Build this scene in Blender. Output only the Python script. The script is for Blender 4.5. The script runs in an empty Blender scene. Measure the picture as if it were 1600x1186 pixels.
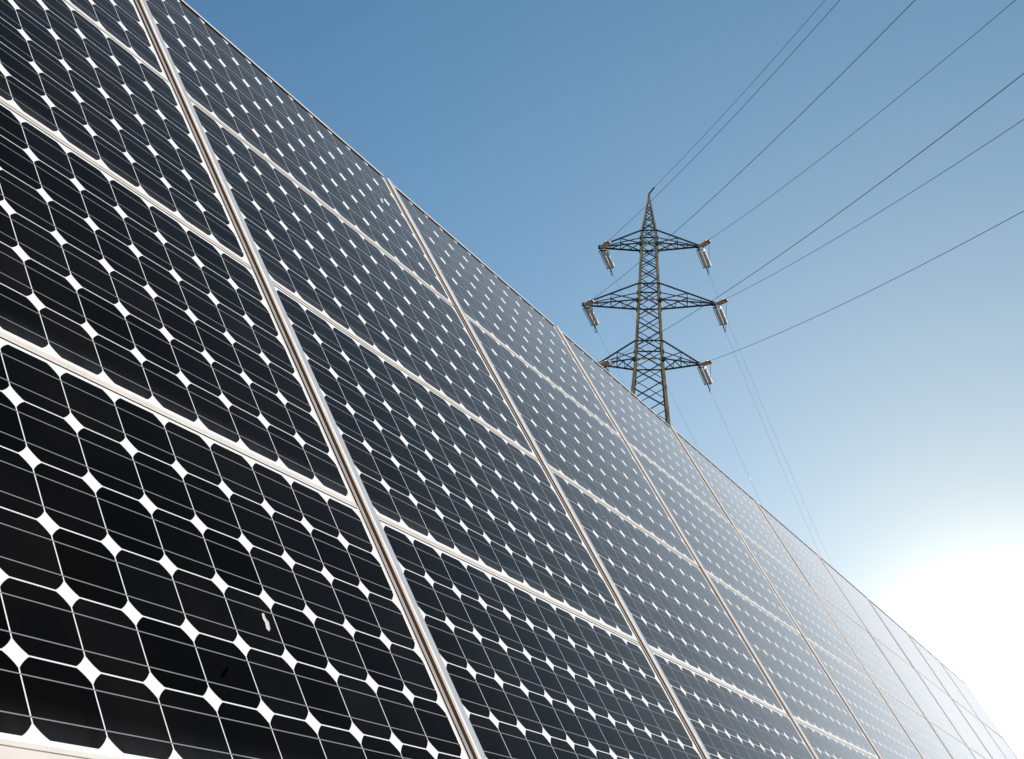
import bpy, math, random
from mathutils import Vector, Matrix, Euler

random.seed(7)
R = math.radians
scene = bpy.context.scene
COL = scene.collection

# ------------------------------------------------------------------ camera
CAM_POS = Vector((-0.76945957, -2.79705827, 1.35))
CAM_ROWS = ((0.46275618, -0.88565327, 0.03840561),      # right
            (0.34741655, 0.1413275, -0.92699961),       # down
            (0.81557247, 0.44231755, 0.37309078))       # forward
cam_data = bpy.data.cameras.new('camera')
cam_data.sensor_fit = 'HORIZONTAL'
cam_data.sensor_width = 36.0
cam_data.lens = 2084.01 / 1600 * 36
cam_data.clip_start = 0.05
cam_data.clip_end = 5000
cam = bpy.data.objects.new('camera', cam_data)
COL.objects.link(cam)
rt, dn, fw = [Vector(r) for r in CAM_ROWS]
cam.matrix_world = Matrix.Translation(CAM_POS) @ Matrix((
    (rt.x, -dn.x, -fw.x), (rt.y, -dn.y, -fw.y), (rt.z, -dn.z, -fw.z))).to_4x4()
scene.camera = cam

# ------------------------------------------------------------------ light
SUN_EL, SUN_AZ = R(45), R(-135)          # azimuth from +X, counter-clockwise: behind the camera, in front of the panels
sun_dir = Vector((math.cos(SUN_EL) * math.cos(SUN_AZ), math.cos(SUN_EL) * math.sin(SUN_AZ), math.sin(SUN_EL)))
sun_data = bpy.data.lights.new('sun', 'SUN')
sun_data.energy = 4.2
sun_data.angle = R(0.53)
sun_data.color = (1.0, 0.93, 0.82)
sun = bpy.data.objects.new('sun', sun_data)
COL.objects.link(sun)
sun.rotation_euler = sun_dir.to_track_quat('Z', 'Y').to_euler()
sun.location = (0, -10, 30)

# sky: physical daylight sky plus an added glow lobe imitating glare, low at the right of the view
world = bpy.data.worlds.new('World')
scene.world = world
world.use_nodes = True
wn, wl = world.node_tree.nodes, world.node_tree.links
wn.clear()
w_out = wn.new('ShaderNodeOutputWorld')
w_bg = wn.new('ShaderNodeBackground')
w_sky = wn.new('ShaderNodeTexSky')
w_sky.sky_type = 'NISHITA'
w_sky.sun_disc = False
w_sky.sun_elevation = SUN_EL
w_sky.sun_rotation = math.pi / 2 - SUN_AZ
w_sky.altitude = 100
w_sky.air_density = 1.0
w_sky.dust_density = 0.0
w_sky.ozone_density = 7.0
SKY_STRENGTH = 0.1
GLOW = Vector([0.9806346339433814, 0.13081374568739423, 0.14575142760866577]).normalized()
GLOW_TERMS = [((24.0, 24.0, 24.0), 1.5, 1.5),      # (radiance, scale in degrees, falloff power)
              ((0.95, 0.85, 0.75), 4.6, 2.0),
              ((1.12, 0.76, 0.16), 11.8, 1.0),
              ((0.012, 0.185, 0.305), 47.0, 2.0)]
w_bg.inputs['Strength'].default_value = SKY_STRENGTH
tc = wn.new('ShaderNodeTexCoord')
def wmath(op, a, b=None):
    n = wn.new('ShaderNodeMath'); n.operation = op
    for i, v in enumerate((a, b)):
        if v is None: continue
        if isinstance(v, (int, float)): n.inputs[i].default_value = v
        else: wl.new(v, n.inputs[i])
    return n.outputs[0]
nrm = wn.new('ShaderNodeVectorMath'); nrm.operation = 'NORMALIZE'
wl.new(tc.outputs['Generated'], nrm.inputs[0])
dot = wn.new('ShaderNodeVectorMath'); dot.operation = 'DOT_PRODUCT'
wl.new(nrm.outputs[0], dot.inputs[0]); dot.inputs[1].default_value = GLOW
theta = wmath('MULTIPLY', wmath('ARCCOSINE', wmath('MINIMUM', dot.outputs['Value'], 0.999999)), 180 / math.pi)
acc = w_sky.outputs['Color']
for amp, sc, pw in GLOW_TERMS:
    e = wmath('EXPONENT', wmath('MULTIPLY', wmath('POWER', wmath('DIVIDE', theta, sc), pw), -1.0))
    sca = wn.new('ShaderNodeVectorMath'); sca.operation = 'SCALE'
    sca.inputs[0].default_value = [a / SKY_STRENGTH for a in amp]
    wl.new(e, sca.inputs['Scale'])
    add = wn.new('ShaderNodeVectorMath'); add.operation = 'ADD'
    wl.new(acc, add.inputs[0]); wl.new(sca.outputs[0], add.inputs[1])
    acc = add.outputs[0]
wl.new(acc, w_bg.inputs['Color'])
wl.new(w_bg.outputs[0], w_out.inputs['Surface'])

scene.view_settings.view_transform = 'Standard'
scene.view_settings.look = 'None'
scene.view_settings.exposure = 0.0
scene.view_settings.gamma = 1.0
scene.view_settings.use_curve_mapping = False
scene.render.engine = 'CYCLES'
scene.cycles.max_bounces = 6
scene.cycles.use_denoising = True

# ------------------------------------------------------------------ helpers
Z_TOP = 4.167200753735243      # height of the upper edge of the panels
def mesh(name, verts, faces, mat=None, smooth=False):
    me = bpy.data.meshes.new(name)
    me.from_pydata([tuple(v) for v in verts], [], faces)
    me.update()
    if smooth:
        me.polygons.foreach_set('use_smooth', [True] * len(me.polygons))
    if mat: me.materials.append(mat)
    return me

def obj(name, me, parent=None, loc=None, mat4=None):
    o = bpy.data.objects.new(name, me)
    COL.objects.link(o)
    if parent is not None: o.parent = parent
    if mat4 is not None: o.matrix_local = mat4
    elif loc is not None: o.location = loc
    return o

def tag(o, label=None, cat=None, group=None, kind=None):
    if label: o['label'] = label
    if cat: o['category'] = cat
    if group: o['group'] = group
    if kind: o['kind'] = kind
    return o

class MB:
    """collects boxes, bars, lathes and tubes"""
    def __init__(self): self.v, self.f = [], []
    def add(self, vs, fs):
        n = len(self.v); self.v += [tuple(v) for v in vs]; self.f += [tuple(i + n for i in f) for f in fs]
    def box(self, a, b):
        (x0, y0, z0), (x1, y1, z1) = a, b
        self.add([(x0,y0,z0),(x1,y0,z0),(x1,y1,z0),(x0,y1,z0),(x0,y0,z1),(x1,y0,z1),(x1,y1,z1),(x0,y1,z1)],
                 [(0,3,2,1),(4,5,6,7),(0,1,5,4),(1,2,6,5),(2,3,7,6),(3,0,4,7)])
        return self
    def prism(self, prof, axis_a, axis_b):
        """profile of (u, z) extruded along v from axis_a to axis_b"""
        n = len(prof)
        vs = [(u, axis_a, z) for u, z in prof] + [(u, axis_b, z) for u, z in prof]
        fs = [(i, i + n, (i + 1) % n + n, (i + 1) % n) for i in range(n)]
        fs += [tuple(range(n)), tuple(range(2 * n - 1, n - 1, -1))]
        self.add(vs, fs); return self
    def frame_of(self, p, q, up=None):
        d = (q - p).normalized()
        up = up or Vector((0, 0, 1))
        if abs(d.dot(up)) > 0.97: up = Vector((1, 0, 0))
        s = d.cross(up).normalized(); t = s.cross(d).normalized()
        return d, s, t
    def bar(self, p, q, w, h=None, up=None):
        p, q = Vector(p), Vector(q); h = h or w
        d, s, t = self.frame_of(p, q, up)
        vs = [e + s * (sx * w / 2) + t * (sy * h / 2) for e in (p, q) for sx, sy in ((-1,-1),(1,-1),(1,1),(-1,1))]
        self.add(vs, [(0,3,2,1),(4,5,6,7),(0,1,5,4),(1,2,6,5),(2,3,7,6),(3,0,4,7)])
        return self
    def angle(self, p, q, a, b, w, th):
        """steel angle section from p to q with flanges along a and b"""
        p, q = Vector(p), Vector(q); a, b = Vector(a), Vector(b)
        prof = [Vector((0,0,0)), a * w, a * w + b * th, a * th + b * th, a * th + b * w, b * w]
        vs = [e + o for e in (p, q) for o in prof]
        fs = [(i, (i + 1) % 6, (i + 1) % 6 + 6, i + 6) for i in range(6)] + [(5,4,3,2,1,0), (6,7,8,9,10,11)]
        self.add(vs, fs); return self
    def tube(self, pts, r, n=6, cap=True):
        rings = []
        for i, p in enumerate(pts):
            a = pts[max(0, i - 1)]; b = pts[min(len(pts) - 1, i + 1)]
            d, s, t = self.frame_of(Vector(a), Vector(b))
            rings.append([Vector(p) + (s * math.cos(2*math.pi*k/n) + t * math.sin(2*math.pi*k/n)) * r for k in range(n)])
        vs = [v for ring in rings for v in ring]
        fs = [(i*n+k, i*n+(k+1)%n, (i+1)*n+(k+1)%n, (i+1)*n+k) for i in range(len(pts)-1) for k in range(n)]
        if cap: fs += [tuple(range(n-1, -1, -1)), tuple(range((len(pts)-1)*n, len(pts)*n))]
        self.add(vs, fs); return self
    def lathe(self, p, d, prof, n=10):
        """profile of (distance along d, radius)"""
        d = Vector(d).normalized(); _, s, t = self.frame_of(Vector((0,0,0)), d)
        vs = [Vector(p) + d * x + (s * math.cos(2*math.pi*k/n) + t * math.sin(2*math.pi*k/n)) * r for x, r in prof for k in range(n)]
        m = len(prof)
        fs = [(i*n+k, i*n+(k+1)%n, (i+1)*n+(k+1)%n, (i+1)*n+k) for i in range(m-1) for k in range(n)]
        fs += [tuple(range(n-1, -1, -1)), tuple(range((m-1)*n, m*n))]
        self.add(vs, fs); return self
    def build(self, name, mat, parent=None, loc=None, smooth=False):
        return obj(name, mesh(name, self.v, self.f, mat, smooth), parent, loc)

def mat(name, base, rough=0.5, metal=0.0, spec=0.5, coat=None, noise=None, rand=0.0, bump=None):
    """procedural material; noise = (scale, second colour, contrast low, contrast high)"""
    m = bpy.data.materials.new(name); m.use_nodes = True
    nt = m.node_tree; b = nt.nodes['Principled BSDF']
    b.inputs['Base Color'].default_value = (*base, 1)
    b.inputs['Roughness'].default_value = rough
    b.inputs['Metallic'].default_value = metal
    b.inputs['Specular IOR Level'].default_value = spec
    if coat:
        b.inputs['Coat Weight'].default_value = coat[0]
        b.inputs['Coat IOR'].default_value = coat[1]
        b.inputs['Coat Roughness'].default_value = coat[2]
    geo = nt.nodes.new('ShaderNodeNewGeometry')
    col = None
    if noise:
        sc, c2, lo, hi = noise
        tx = nt.nodes.new('ShaderNodeTexNoise'); tx.inputs['Scale'].default_value = sc; tx.inputs['Detail'].default_value = 6
        nt.links.new(geo.outputs['Position'], tx.inputs['Vector'])
        mr = nt.nodes.new('ShaderNodeMapRange'); mr.inputs['From Min'].default_value = lo; mr.inputs['From Max'].default_value = hi
        nt.links.new(tx.outputs['Fac'], mr.inputs['Value'])
        mx = nt.nodes.new('ShaderNodeMix'); mx.data_type = 'RGBA'
        mx.inputs['A'].default_value = (*base, 1); mx.inputs['B'].default_value = (*c2, 1)
        nt.links.new(mr.outputs['Result'], mx.inputs['Factor'])
        col = mx.outputs['Result']
    if rand:
        oi = nt.nodes.new('ShaderNodeObjectInfo')
        hs = nt.nodes.new('ShaderNodeHueSaturation')
        vr = nt.nodes.new('ShaderNodeMapRange'); vr.inputs['To Min'].default_value = 1 - rand; vr.inputs['To Max'].default_value = 1 + rand
        nt.links.new(oi.outputs['Random'], vr.inputs['Value']); nt.links.new(vr.outputs['Result'], hs.inputs['Value'])
        if col: nt.links.new(col, hs.inputs['Color'])
        else: hs.inputs['Color'].default_value = (*base, 1)
        col = hs.outputs['Color']
    if col: nt.links.new(col, b.inputs['Base Color'])
    if bump:
        tx2 = nt.nodes.new('ShaderNodeTexNoise'); tx2.inputs['Scale'].default_value = bump[0]; tx2.inputs['Detail'].default_value = 4
        nt.links.new(geo.outputs['Position'], tx2.inputs['Vector'])
        bp = nt.nodes.new('ShaderNodeBump'); bp.inputs['Strength'].default_value = bump[1]; bp.inputs['Distance'].default_value = bump[2]
        nt.links.new(tx2.outputs['Fac'], bp.inputs['Height']); nt.links.new(bp.outputs['Normal'], b.inputs['Normal'])
    return m

def laminate(name, base, noise=None, rand=0.0, power=10.5, gain=2.45, rough=0.13, tint=(1.0, 0.965, 0.935), dust=0.0014, glare_veil=2.4):
    """matt layer seen through textured, anti-reflection coated cover glass"""
    m = mat(name, base, 0.8, spec=0.0, noise=noise, rand=rand)
    nt = m.node_tree; b = nt.nodes['Principled BSDF']; o = nt.nodes['Material Output']
    gl = nt.nodes.new('ShaderNodeBsdfAnisotropic'); gl.inputs['Color'].default_value = (*tint, 1)
    lw = nt.nodes.new('ShaderNodeLayerWeight'); lw.inputs['Blend'].default_value = 0.5     # reflectance of coated glass: very low until grazing
    fr = nt.nodes.new('ShaderNodeMath'); fr.operation = 'POWER'; fr.inputs[1].default_value = power
    nt.links.new(lw.outputs['Facing'], fr.inputs[0])
    fg = nt.nodes.new('ShaderNodeMath'); fg.operation = 'MULTIPLY'; fg.inputs[1].default_value = gain; fg.use_clamp = True
    nt.links.new(fr.outputs[0], fg.inputs[0]); fr = fg
    # coordinates in the plane of the panels, for rain streaks and the grime that gathers above each lower frame
    gp = nt.nodes.new('ShaderNodeNewGeometry')
    mp = nt.nodes.new('ShaderNodeMapping'); mp.vector_type = 'POINT'
    mp.inputs['Location'].default_value = (0, -0.8660254 * Z_TOP, 0); mp.inputs['Rotation'].default_value = (-R(60), 0, 0)
    nt.links.new(gp.outputs['Position'], mp.inputs['Vector'])
    st = nt.nodes.new('ShaderNodeMapping'); st.inputs['Scale'].default_value = (26.0, 1.6, 1.0)
    nt.links.new(mp.outputs[0], st.inputs['Vector'])
    sn = nt.nodes.new('ShaderNodeTexNoise'); sn.inputs['Scale'].default_value = 1.0; sn.inputs['Detail'].default_value = 5
    nt.links.new(st.outputs[0], sn.inputs['Vector'])
    sr = nt.nodes.new('ShaderNodeMapRange'); sr.inputs['From Min'].default_value = 0.3; sr.inputs['From Max'].default_value = 0.7
    sr.inputs['To Min'].default_value = gain * 0.86; sr.inputs['To Max'].default_value = gain * 1.08
    nt.links.new(sn.outputs['Fac'], sr.inputs['Value']); nt.links.new(sr.outputs['Result'], fg.inputs[1])
    sx = nt.nodes.new('ShaderNodeSeparateXYZ'); nt.links.new(mp.outputs[0], sx.inputs[0])
    vm = nt.nodes.new('ShaderNodeMath'); vm.operation = 'FLOORED_MODULO'; vm.inputs[1].default_value = 0.7681986
    nt.links.new(sx.outputs['Y'], vm.inputs[0])
    gm = nt.nodes.new('ShaderNodeMapRange'); gm.inputs['From Min'].default_value = 0.010; gm.inputs['From Max'].default_value = 0.085
    gm.inputs['To Min'].default_value = 1.0; gm.inputs['To Max'].default_value = 0.0; gm.interpolation_type = 'SMOOTHSTEP'
    nt.links.new(vm.outputs[0], gm.inputs['Value'])
    gx = nt.nodes.new('ShaderNodeMath'); gx.operation = 'MULTIPLY'
    nt.links.new(gm.outputs['Result'], gx.inputs[0]); nt.links.new(sn.outputs['Fac'], gx.inputs[1])
    gd = nt.nodes.new('ShaderNodeMath'); gd.operation = 'MULTIPLY_ADD'; gd.inputs[1].default_value = -0.022; gd.inputs[2].default_value = -dust
    nt.links.new(gx.outputs[0], gd.inputs[0])
    geo = nt.nodes.new('ShaderNodeNewGeometry')
    tx = nt.nodes.new('ShaderNodeTexNoise'); tx.inputs['Scale'].default_value = 2.3; tx.inputs['Detail'].default_value = 5
    nt.links.new(geo.outputs['Position'], tx.inputs['Vector'])
    mr = nt.nodes.new('ShaderNodeMapRange'); mr.inputs['From Min'].default_value = 0.3; mr.inputs['From Max'].default_value = 0.7
    mr.inputs['To Min'].default_value = rough * 0.75; mr.inputs['To Max'].default_value = rough * 1.25
    nt.links.new(tx.outputs['Fac'], mr.inputs['Value']); nt.links.new(mr.outputs['Result'], gl.inputs['Roughness'])
    mx = nt.nodes.new('ShaderNodeMixShader')
    nt.links.new(fr.outputs[0], mx.inputs[0]); nt.links.new(b.outputs[0], mx.inputs[1]); nt.links.new(gl.outputs[0], mx.inputs[2])
    # thin dust, plus a pale glare veil painted in towards flat viewing angles
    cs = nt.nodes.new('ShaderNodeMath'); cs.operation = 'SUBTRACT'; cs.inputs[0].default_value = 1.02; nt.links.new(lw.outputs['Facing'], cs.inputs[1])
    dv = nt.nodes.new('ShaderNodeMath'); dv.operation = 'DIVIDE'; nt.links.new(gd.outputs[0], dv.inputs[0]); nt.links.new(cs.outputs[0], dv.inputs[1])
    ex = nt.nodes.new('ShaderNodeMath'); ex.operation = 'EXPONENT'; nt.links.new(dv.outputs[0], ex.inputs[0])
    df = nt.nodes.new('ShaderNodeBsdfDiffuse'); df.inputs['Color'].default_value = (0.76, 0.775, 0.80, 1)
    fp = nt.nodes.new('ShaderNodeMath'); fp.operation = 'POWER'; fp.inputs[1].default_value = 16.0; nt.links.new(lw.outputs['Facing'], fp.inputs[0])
    fk = nt.nodes.new('ShaderNodeMath'); fk.operation = 'MULTIPLY_ADD'; fk.inputs[1].default_value = -glare_veil; fk.inputs[2].default_value = 1.0
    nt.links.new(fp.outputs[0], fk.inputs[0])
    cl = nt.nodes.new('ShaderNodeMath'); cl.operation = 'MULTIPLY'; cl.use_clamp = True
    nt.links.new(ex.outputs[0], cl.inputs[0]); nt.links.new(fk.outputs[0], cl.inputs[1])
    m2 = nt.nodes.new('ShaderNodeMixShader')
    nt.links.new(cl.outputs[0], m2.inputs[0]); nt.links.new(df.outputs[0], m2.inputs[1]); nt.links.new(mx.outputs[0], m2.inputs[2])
    nt.links.new(m2.outputs[0], o.inputs['Surface'])
    return m

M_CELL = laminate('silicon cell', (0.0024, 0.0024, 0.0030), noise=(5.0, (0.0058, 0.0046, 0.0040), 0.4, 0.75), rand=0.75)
M_BACK = laminate('white backsheet', (0.87, 0.86, 0.84), gain=0.9)
M_BUS = laminate('cell ribbon', (0.26, 0.26, 0.27))
M_FRAME = mat('cream aluminium frame', (0.82, 0.75, 0.66), 0.5, spec=0.4, noise=(14, (0.72, 0.65, 0.56), 0.35, 0.75))
M_CAP = mat('pale aluminium cap', (0.50, 0.51, 0.51), 0.45, spec=0.5, noise=(11, (0.42, 0.43, 0.43), 0.35, 0.75))
M_EDGE = mat('cream cap edge', (0.88, 0.83, 0.76), 0.5, spec=0.4, noise=(25, (0.78, 0.70, 0.62), 0.4, 0.75))
M_PLATE = mat('dull aluminium plate', (0.42, 0.385, 0.36), 0.5, spec=0.4, noise=(18, (0.34, 0.31, 0.28), 0.35, 0.7))
M_BROWN = mat('brown profile', (0.095, 0.048, 0.022), 0.6, spec=0.3, noise=(10, (0.055, 0.028, 0.013), 0.35, 0.7))  # brown lower wall of the rail profile
M_RUBBER_SHADE = mat('black rubber and shade', (0.010, 0.008, 0.007), 0.85, spec=0.1)  # also colours the painted shade strip under the top frames
M_STEEL = mat('galvanised steel', (0.40, 0.41, 0.42), 0.5, metal=0.6, noise=(6, (0.3, 0.31, 0.32), 0.4, 0.7))
M_OLIVE = mat('olive painted steel', (0.135, 0.110, 0.052), 0.75, spec=0.2, noise=(2.6, (0.055, 0.052, 0.034), 0.42, 0.66))
M_DARK = mat('dark shaded steel', (0.014, 0.020, 0.025), 0.8, spec=0.15, noise=(2.5, (0.045, 0.042, 0.025), 0.55, 0.85))  # shade on braces and arms is painted into this steel colour
M_WIRE = mat('weathered conductor', (0.075, 0.11, 0.16), 0.7, spec=0.2)
M_GLASS = mat('pale glass insulator', (0.88, 0.90, 0.94), 0.3, spec=0.6)
M_CLAY = mat('brown glazed insulator', (0.72, 0.48, 0.36), 0.35, spec=0.6, noise=(9, (0.78, 0.66, 0.55), 0.45, 0.6))
M_FITTING = mat('dark fitting', (0.020, 0.021, 0.024), 0.6, spec=0.3)
M_GROUND = mat('dry grass field', (0.085, 0.080, 0.036), 0.95, spec=0.1, noise=(0.35, (0.13, 0.10, 0.06), 0.35, 0.7), bump=(6, 0.5, 0.05))

# ------------------------------------------------------------------ ground
g = MB(); S, N = 2600, 26
gv = [(-S + 2*S*i/N, -S + 2*S*j/N, 0) for j in range(N+1) for i in range(N+1)]
gf = [(j*(N+1)+i, j*(N+1)+i+1, (j+1)*(N+1)+i+1, (j+1)*(N+1)+i) for j in range(N) for i in range(N)]
tag(obj('ground', mesh('ground', gv, gf, M_GROUND)), kind='structure')

# ------------------------------------------------------------------ solar array (plane coordinates: u along the rows, v up the slope, n out of the glass)
PITCH_U, PITCH_V = 1.62, 0.1226407 * 6 + 0.02130516 + 0.01104958
CU, CV = 0.127, 0.1226407
PITCH_U = 12 * CU - 0.00898021 + 0.01093672 + 0.09324067
PLANE = Matrix(((1, 0, 0, 0), (0, 0.5, -0.8660254, 0), (0, 0.8660254, 0.5, Z_TOP), (0, 0, 0, 1)))
U_CELL0 = 0.09324067 / 2 - 0.00898021       # first cell edge right of a rail centre
U_MOD0, U_MOD1 = 0.0216, -0.0466            # panel edges either side of a rail
V_CELL_TOP, V_CELL_BOT = -0.01104958, 0.02130516
N_COL, N_ROW = 10, 4

def cell_outline(a, b, cut=0.835, n=4):
    """pseudo square cell of half sizes a, b, with the rounded corners of a round wafer"""
    r = 1.2 * 1.0
    pts = []
    lim = math.sqrt(r * r - 1)
    t0, t1 = math.atan2(lim, 1), math.atan2(1, lim)
    for q in range(4):
        for i in range(n + 1):
            t = t0 + (t1 - t0) * i / n + q * math.pi / 2
            pts.append((a * r * math.cos(t), b * r * math.sin(t)))
    return pts

CELL_Z, BUS_Z = 0.0003, 0.00045
out = cell_outline(0.1244 / 2, (CV - 0.0028) / 2)
nn = len(out)
cell_v = [(x, y, CELL_Z) for x, y in out] + [(x, y, -0.0002) for x, y in out]
cell_f = [tuple(range(nn))] + [(i, i + nn, (i + 1) % nn + nn, (i + 1) % nn) for i in range(nn)]
CELL_ME = mesh('solar_cell', cell_v, cell_f, M_CELL)

ORD = ('first', 'second', 'third', 'fourth', 'fifth', 'sixth', 'seventh', 'eighth', 'ninth', 'tenth', 'eleventh')
ROWN = ('top row', 'second row', 'third row', 'bottom row')
m_w = PITCH_U + U_MOD1 - U_MOD0          # panel length along u
def frame_meshes(top):
    h0, h1 = -0.035, 0.0015
    vb, vt = 0.0056, PITCH_V + 0.0034    # local v measured from the joint below
    fb = MB().box((0, vb, h0), (m_w, vb + 0.0075, h1))
    if top: ft = MB().box((0, PITCH_V - 0.0075, h0), (m_w, PITCH_V + 0.0065, 0.0045))
    else: ft = MB().box((0, PITCH_V - 0.0035, h0), (m_w, vt, h1))
    y0 = vb + 0.0075; y1 = PITCH_V - (0.0075 if top else 0.0035)
    fr = MB().box((m_w - 0.0065, y0, h0), (m_w, y1, h1 - 0.0003))
    fl = MB().box((0, y0, h0), (0.0070, y1, h1 - 0.0003))
    bs = MB().box((0.0070, y0, -0.004), (m_w - 0.0065, y1, 0))
    if top: sl = MB().box((0.0070, y1 - 0.0040, 0), (m_w - 0.0065, y1, 0.0044))  # black strip imitates the shade under the raised top frame
    else: sl = MB().box((0.0070, y1 - 0.0017, 0), (m_w - 0.0065, y1, 0.0006))
    return [('frame_rail', mesh('frame_rail', x.v, x.f, M_FRAME)) for x in (fb, ft, fr, fl)] + \
           [('backsheet', mesh('backsheet', bs.v, bs.f, M_BACK)), ('seal_and_shade', mesh('seal_and_shade', sl.v, sl.f, M_RUBBER_SHADE))]
FR = {True: frame_meshes(True), False: frame_meshes(False)}
uc0 = U_CELL0 - U_MOD0                   # cell block start inside the panel
bus = MB().box((uc0 - 0.004, -0.0009, 0), (uc0 + 12 * CU + 0.002, 0.0009, BUS_Z))
BUS_ME = mesh('ribbon', bus.v, bus.f, M_BUS)
allv, allf = [], []
for j in range(6):
    for i in range(12):
        n0 = len(allv); cx, cy = uc0 + (i + .5) * CU, V_CELL_BOT + (j + .5) * CV
        allv += [(x + cx, y + cy, z) for x, y, z in cell_v]; allf += [tuple(k + n0 for k in f) for f in cell_f]
CELLS_ME = mesh('cell_field', allv, allf, M_CELL)

for c in range(N_COL):
    for r in range(N_ROW):
        t = bpy.data.objects.new('solar_panel', None); COL.objects.link(t)
        t.empty_display_size = 0.1
        t.matrix_world = PLANE @ Matrix.Translation((c * PITCH_U + U_MOD0, -(r + 1) * PITCH_V, random.uniform(-.0006, .0002))) @ Euler((random.uniform(-.0016, .0016), random.uniform(-.0009, .0009), random.uniform(-.0003, .0003))).to_matrix().to_4x4()
        if c == 0: where = 'in the nearest column, left of the widest rail'
        elif c < 4: where = 'between the %s and %s rails from the left' % (ORD[c-1], ORD[c])
        else: where = 'far off between the %s and %s rails' % (ORD[c-1], ORD[c])
        tag(t, '%s solar panel %s' % (ROWN[r], where), 'solar panel', 'solar panels of the tilted array')
        for nm, me in FR[r == 0]: obj(nm, me, t)
        for j in range(6):
            for s in (-0.0305, 0.0305):
                obj('ribbon', BUS_ME, t, (0, V_CELL_BOT + (j + .5) * CV + s, 0))
        if c < 5:
            for j in range(6):
                for i in range(12):
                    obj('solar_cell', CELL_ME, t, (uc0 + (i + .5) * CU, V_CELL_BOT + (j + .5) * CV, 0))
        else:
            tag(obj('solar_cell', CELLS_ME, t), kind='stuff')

# metal cover rails between the columns
v0, v1 = -N_ROW * PITCH_V - 0.004, 0.013
gask = MB().prism([(-0.0465, -0.03), (-0.0368, -0.03), (-0.0368, 0.0012), (-0.0465, 0.0012)], v0 + .003, v1 - .006)
plate = MB().prism([(-0.0365, -0.03), (-0.021, -0.03), (-0.021, -0.001), (-0.0225, 0.0008), (-0.0355, 0.0008), (-0.0365, -0.001)], v0, v1 - .001)
chan = MB().prism([(-0.0205, -0.030), (-0.0042, -0.030), (-0.0042, 0.0012), (-0.0066, 0.0012), (-0.0066, -0.018), (-0.0205, -0.018)], v0 + .001, v1 - .002)
edge = MB().prism([(-0.0056, 0.0014), (-0.0005, 0.0014), (-0.0005, 0.0068), (-0.0040, 0.0068), (-0.0056, 0.0058)], v0, v1)
cap = MB().prism([(-0.0003, -0.03), (0.0212, -0.03), (0.0212, 0.0020), (0.0248, 0.0020), (0.0248, 0.0060), (0.0240, 0.0068), (-0.0003, 0.0068)], v0 + .001, v1 - .001)
RAIL = [(n, mesh(n, b.v, b.f, m)) for n, b, m in (('gasket', gask, M_RUBBER_SHADE), ('base_plate', plate, M_PLATE), ('channel', chan, M_BROWN), ('cap_edge', edge, M_EDGE), ('cap', cap, M_CAP))]
for k in range(1, N_COL + 1):
    t = bpy.data.objects.new('cover_rail', None); COL.objects.link(t); t.empty_display_size = 0.1
    t.matrix_world = PLANE @ Matrix.Translation((k * PITCH_U, 0, 0))
    lab = ('widest and nearest slanting metal rail with brown groove between solar panel columns' if k == 1 else
           '%s slanting metal rail from the left, running down between solar panel columns' % ORD[k-1])
    tag(t, lab, 'rail', 'metal rails between the panel columns')
    for nm, me in RAIL: obj(nm, me, t)

# trim along the lower edge
trim = MB().box((U_MOD0, -N_ROW * PITCH_V - 0.032, -0.035), (N_COL * PITCH_U + U_MOD1, -N_ROW * PITCH_V + 0.0034, 0.0015)).build('edge_trim', M_FRAME)
trim.matrix_world = PLANE
tag(trim, 'cream metal trim along the lower edge of the panels, bottom left corner', 'trim')

# steel rack behind the panels
rack = bpy.data.objects.new('support_rack', None); COL.objects.link(rack)
tag(rack, 'galvanised steel rack standing behind and under the panels', 'rack')
for k in range(0, N_COL + 1):
    for v in (-0.6, -2.4):
        p = PLANE @ Vector((k * PITCH_U + 0.02, v, -0.13))
        MB().bar((p.x, p.y, 0.0), (p.x, p.y, p.z), 0.09, 0.09).build('post', M_STEEL, rack)
    a = PLANE @ Vector((k * PITCH_U + 0.02, -3.0, -0.095)); b = PLANE @ Vector((k * PITCH_U + 0.02, -0.06, -0.095))
    MB().bar(a, b, 0.06, 0.06).build('rafter', M_STEEL, rack)
for v in (-0.4, -1.15, -1.95, -2.7):
    a = PLANE @ Vector((0.0, v, -0.05)); b = PLANE @ Vector((N_COL * PITCH_U, v, -0.05))
    MB().bar(a, b, 0.05, 0.028).build('purlin', M_STEEL, rack)

# marks on the glass
def smear(name, u, v, pts, m, label, cat):
    n = len(pts)
    cu = sum(p[0] for p in pts) / n; cv = sum(p[1] for p in pts) / n
    vs = [(p[0], p[1], CELL_Z) for p in pts] + [(cu + (p[0]-cu)*.6, cv + (p[1]-cv)*.6, CELL_Z + .0011) for p in pts]
    fs = [(i, (i+1) % n, (i+1) % n + n, i + n) for i in range(n)] + [tuple(range(n, 2*n))]
    o = obj(name, mesh(name, vs, fs, m, True))
    o.matrix_world = PLANE @ Matrix.Translation((u, v, 0.0003))
    tag(o, label, cat)
M_DROP = mat('chalky dropping', (0.72, 0.70, 0.62), 0.9, spec=0.1, noise=(300, (0.45, 0.42, 0.36), 0.45, 0.7))
M_SPOT = mat('dark dried leaf', (0.0004, 0.0004, 0.0004), 1.0, spec=0.0)
smear('bird_dropping', 0, 0, [(1.0202, -2.7176), (1.0282, -2.7156), (1.0275, -2.7276), (1.0344, -2.7352), (1.0307, -2.753), (1.0229, -2.7613), (1.0166, -2.7563), (1.0195, -2.74), (1.0167, -2.7316)],
      M_DROP, 'elongated chalky white bird dropping on a black cell of the bottom row panel', 'dropping')
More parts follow.
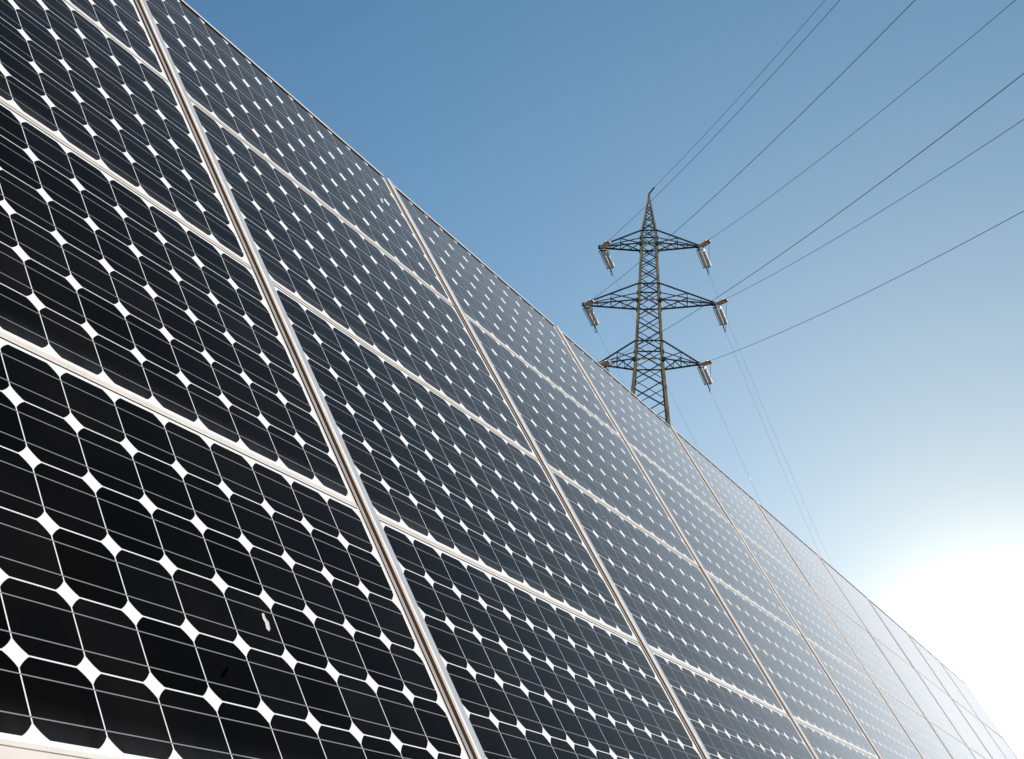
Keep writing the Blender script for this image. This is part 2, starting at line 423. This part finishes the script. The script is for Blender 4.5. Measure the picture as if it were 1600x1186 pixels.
smear('dark_spot', 0, 0, [(0.8674, -2.8564), (0.869, -2.8596), (0.8534, -2.8766), (0.8399, -2.8861), (0.8361, -2.8845), (0.8507, -2.869)],
      M_SPOT, 'small black elongated spot on a cell of the bottom row panel', 'spot')
smear('bird_dropping', 0, 0, [(2.9938, -0.2755), (3.0107, -0.2637), (3.0086, -0.2879), (2.991, -0.3076), (2.984, -0.2974)],
      M_DROP, 'tiny white speck on a cell of the top row beside the second rail', 'dropping')

# ------------------------------------------------------------------ pylon
BASE = Vector((48.31838792, 17.18751649, 0.0))
XR = Vector((0.37706745, -0.9261858, 0.0)); YD = Vector((0.9261858, 0.37706745, 0.0))
TOW = Matrix(((XR.x, YD.x, 0, BASE.x), (XR.y, YD.y, 0, BASE.y), (0, 0, 1, 0), (0, 0, 0, 1)))
pyl = bpy.data.objects.new('pylon', None); COL.objects.link(pyl); pyl.matrix_world = TOW
tag(pyl, 'tall olive steel lattice pylon with three pairs of arms behind the panels', 'pylon')
def half(z):
    pts = [(0, 2.65), (23.5, 0.625), (29.8, 0.345), (31.75, 0.03)]
    for (za, ha), (zb, hb) in zip(pts, pts[1:]):
        if z <= zb: return ha + (hb - ha) * (z - za) / (zb - za)
    return 0.03
ZLEG = [0, 8, 16, 20.5, 23.5, 26.5, 29.8, 31.75]
for sx in (-1, 1):
    for sy in (-1, 1):
        b = MB()
        for za, zb in zip(ZLEG, ZLEG[1:]):
            w = 0.125 if za < 23 else 0.105 if za < 29 else 0.07
            ha, hb = half(za), half(zb)
            b.angle((sx*ha, sy*ha, za), (sx*hb, sy*hb, zb), (-sx, 0, 0), (0, -sy, 0), w, 0.022)
        b.build('leg', M_OLIVE, pyl)
zs = [31.2]
while zs[-1] > 0.5:
    z = zs[-1]; zs.append(max(0.0, z - max(0.34, 0.66 * 2 * half(z))))
def corner(i, z):
    h = half(z); sx, sy = ((-1,-1),(1,-1),(1,1),(-1,1))[i % 4]
    return Vector((sx*h, sy*h, z))
for za, zb in zip(zs, zs[1:]):
    for i in range(4):
        nrm_ = ((corner(i, za) + corner(i+1, za)) / 2); nrm_.z = 0; nrm_.normalize()
        w1, w2 = (0.062, 0.034) if i == 0 else (0.050, 0.032)
        if za < 20: w1, w2 = 0.075, 0.06
        if za > 29.8: w1, w2 = 0.045, 0.028
        MB().bar(corner(i, za) - nrm_*0.012, corner(i+1, zb) - nrm_*0.012, w1, 0.014, nrm_).build('brace', M_DARK, pyl)
        MB().bar(corner(i+1, za) - nrm_*0.035, corner(i, zb) - nrm_*0.035, w2, 0.012, nrm_).build('brace', M_DARK, pyl)
ARMS = [(29.15, 29.80, 2.16), (26.33, 27.13, 2.83), (23.50, 24.35, 2.12)]
for zl, zu, L in ARMS:
    for z in (zl, zu):
        for i in range(4):
            mm = M_OLIVE if (z == zl and i == 0) else M_DARK
            MB().bar(corner(i, z), corner(i+1, z), 0.05, 0.05).build('belt_bar', mm, pyl)
            c = corner(i, z); n_ = Vector((c.x, c.y, 0)).normalized()
            MB().box((c.x-0.07, c.y-0.07, z-0.09), (c.x+0.07, c.y+0.07, z+0.06)).build('gusset', M_DARK, pyl) if i in (2, 3) or z == zl else None
    for s in (-1, 1):
        tipv = Vector((s*L, 0, zl))
        hu, hl = half(zu), half(zl)
        A = [Vector((s*hl, y*hl, zl)) for y in (-1, 1)]; U = [Vector((s*hu, y*hu, zu)) for y in (-1, 1)]
        arm = MB()
        tf, tb = tipv + Vector((0, -0.05, 0)), tipv + Vector((0, 0.05, 0))
        arm.bar(U[0], tf + Vector((0,0,.04)), 0.055).bar(U[1], tb + Vector((0,0,.04)), 0.035)
        arm.bar(A[0], tf, 0.05).bar(A[1], tb, 0.062)
        arm.box(tuple(tipv + Vector((-0.09, -0.09, -0.06))), tuple(tipv + Vector((0.09, 0.09, 0.07))))
        a_o = arm.build('crossarm', M_DARK, pyl)
        lp = lambda a, b, k: a + (b - a) * k
        for y in (0, 1):
            tt = tf if y == 0 else tb
            m1u, m1a = lp(U[y], tt, 0.5), lp(A[y], tt, 0.5)
            MB().bar(m1u, m1a, 0.03).build('brace', M_DARK, a_o)
            MB().bar(m1u, A[y], 0.036).build('brace', M_DARK, a_o)
            MB().bar(lp(U[y], tt, .75), lp(A[y], tt, .75), 0.02).build('brace', M_DARK, a_o)
        for k0, k1 in ((0.02, 0.28), (0.28, 0.5), (0.5, 0.74)):
            MB().bar(lp(A[0], tf, k0), lp(A[1], tb, k1), 0.03).build('brace', M_DARK, a_o)
            MB().bar(lp(A[0], tf, k1), lp(A[1], tb, k1), 0.026).build('brace', M_DARK, a_o)
MB().bar((-0.02, 0, 31.66), (0.02, 0, 31.88), 0.09, 0.09).build('peak_plate', M_OLIVE, pyl)
MB().bar((0.02, 0, 31.86), (0.24, -0.06, 32.14), 0.05, 0.05).build('peak_bracket', M_DARK, pyl)

# ------------------------------------------------------------------ insulators and conductors
NEAR = (-2.49325046, -0.29106627, 0.00317487)
FAR = (0.07037533, -0.30926667, 0.003)
def along(t, prm, s):
    az, m, k = prm
    return t + Vector((math.cos(az) * s, math.sin(az) * s, m * s + k * s * s / 2))
SL = 1.6
def string(name, tipw, prm, m_disc, label, group, n_disc, rdisc, rods, second):
    """one framed disc string and a plain one beside it, along the pull of the wire"""
    d = (along(tipw, prm, 0.2) - tipw).normalized()
    t = bpy.data.objects.new(name, None); COL.objects.link(t); t.location = tipw
    tag(t, label, 'insulator', group)
    side = d.cross(Vector((0, 0, 1))).normalized()
    if side.dot(XR) < 0: side = -side
    upv = side.cross(d).normalized()
    if upv.z < 0: upv = -upv
    e = SL - 0.26
    yoke = MB()
    yoke.bar(d*0.02, d*0.18, 0.05).bar(d*0.18 - side*rods, d*0.18 + side*second, 0.045, 0.03)
    yoke.build('yoke', M_FITTING, t)
    MB().bar(d*e - side*rods, d*e + side*second, 0.045, 0.03).bar(d*e, d*SL, 0.04).build('yoke', M_FITTING, t)
    for off in (0.0, second):
        b = MB(); p0 = side*off + d*0.22; step = (e - 0.26) / n_disc
        for i in range(n_disc):
            b.lathe(p0 + d*(i*step), d, [(0, 0.04), (step*.15, 0.06), (step*.25, rdisc), (step*.70, rdisc*.95), (step*.85, 0.05), (step*1.0, 0.035)], 12)
        b.build('disc_string', m_disc, t)
    for s in (-1, 1):
        MB().tube([side*(s*rods) + d*x - upv*0.03 for x in (0.17, 0.22, e-.03, e+.03)], 0.013, 6).build('guard_rod', M_FITTING, t)
    MB().bar(d*(SL-.04), d*(SL+0.12) - upv*0.13 + side*0.02, 0.028).build('arcing_horn', M_FITTING, t)
    return t
POS = {}
LEV = ('top', 'middle', 'bottom')
for li, (zl, zu, L) in enumerate(ARMS):
    for s, sn in ((-1, 'left'), (1, 'right')):
        POS[(li, s)] = TOW @ Vector((s * L, 0, zl - 0.03))
for (li, s), p in POS.items():
    sn = 'left' if s < 0 else 'right'
    string('strain_insulator', p, NEAR, M_CLAY, 'brown strain insulator at the tip of the %s %s arm of the pylon' % (LEV[li], sn), 'brown insulators at the arm tips', 13, 0.075, 0.095, 0.14)
    string('hanging_insulator', p, FAR, M_GLASS, 'pale glass insulator with dark frame hanging below the %s %s arm of the pylon' % (LEV[li], sn), 'pale insulators below the arms', 15, 0.085, 0.115, 0.185)
    a = along(p, NEAR, SL)
    ss = [SL + (150 - SL) * (i / 70) ** 1.3 for i in range(71)]
    o = MB().tube([along(p, NEAR, x) for x in ss], 0.0082, 6).build('conductor_wire', M_WIRE, smooth=True)
    tag(o, 'overhead wire from the %s %s arm of the pylon up to the upper right' % (LEV[li], sn), 'wire', 'wires towards the upper right')
    ss = [SL + (200 - SL) * (i / 70) ** 1.3 for i in range(71)]
    o = MB().tube([along(p, FAR, x) for x in ss], 0.0040, 6).build('conductor_wire', M_WIRE, smooth=True)
    tag(o, 'faint wire dropping from below the %s %s arm of the pylon to the lower right' % (LEV[li], sn), 'wire', 'wires towards the lower right')
    b = along(p, FAR, SL)
    pts = []
    for i in range(13):
        k = i / 12; q = a.lerp(b, k); q.z -= 0.75 * 4 * k * (1 - k) * (0.6 + 0.4 * k); pts.append(q)
    o = MB().tube(pts, 0.009, 6).build('jumper_wire', M_WIRE, smooth=True)
    tag(o, 'thin jumper loop joining the two insulators of the %s %s arm' % (LEV[li], sn), 'wire', 'jumper loops at the pylon')
pk = TOW @ Vector((0.24, -0.06, 32.14))
GW = (NEAR[0], -0.262, 0.0028)
o = MB().tube([along(pk, GW, 150 * (i / 70) ** 1.3) for i in range(71)], 0.008, 6).build('earth_wire', M_WIRE, smooth=True)
tag(o, 'thin earth wire from the peak of the pylon up to the upper right', 'wire')
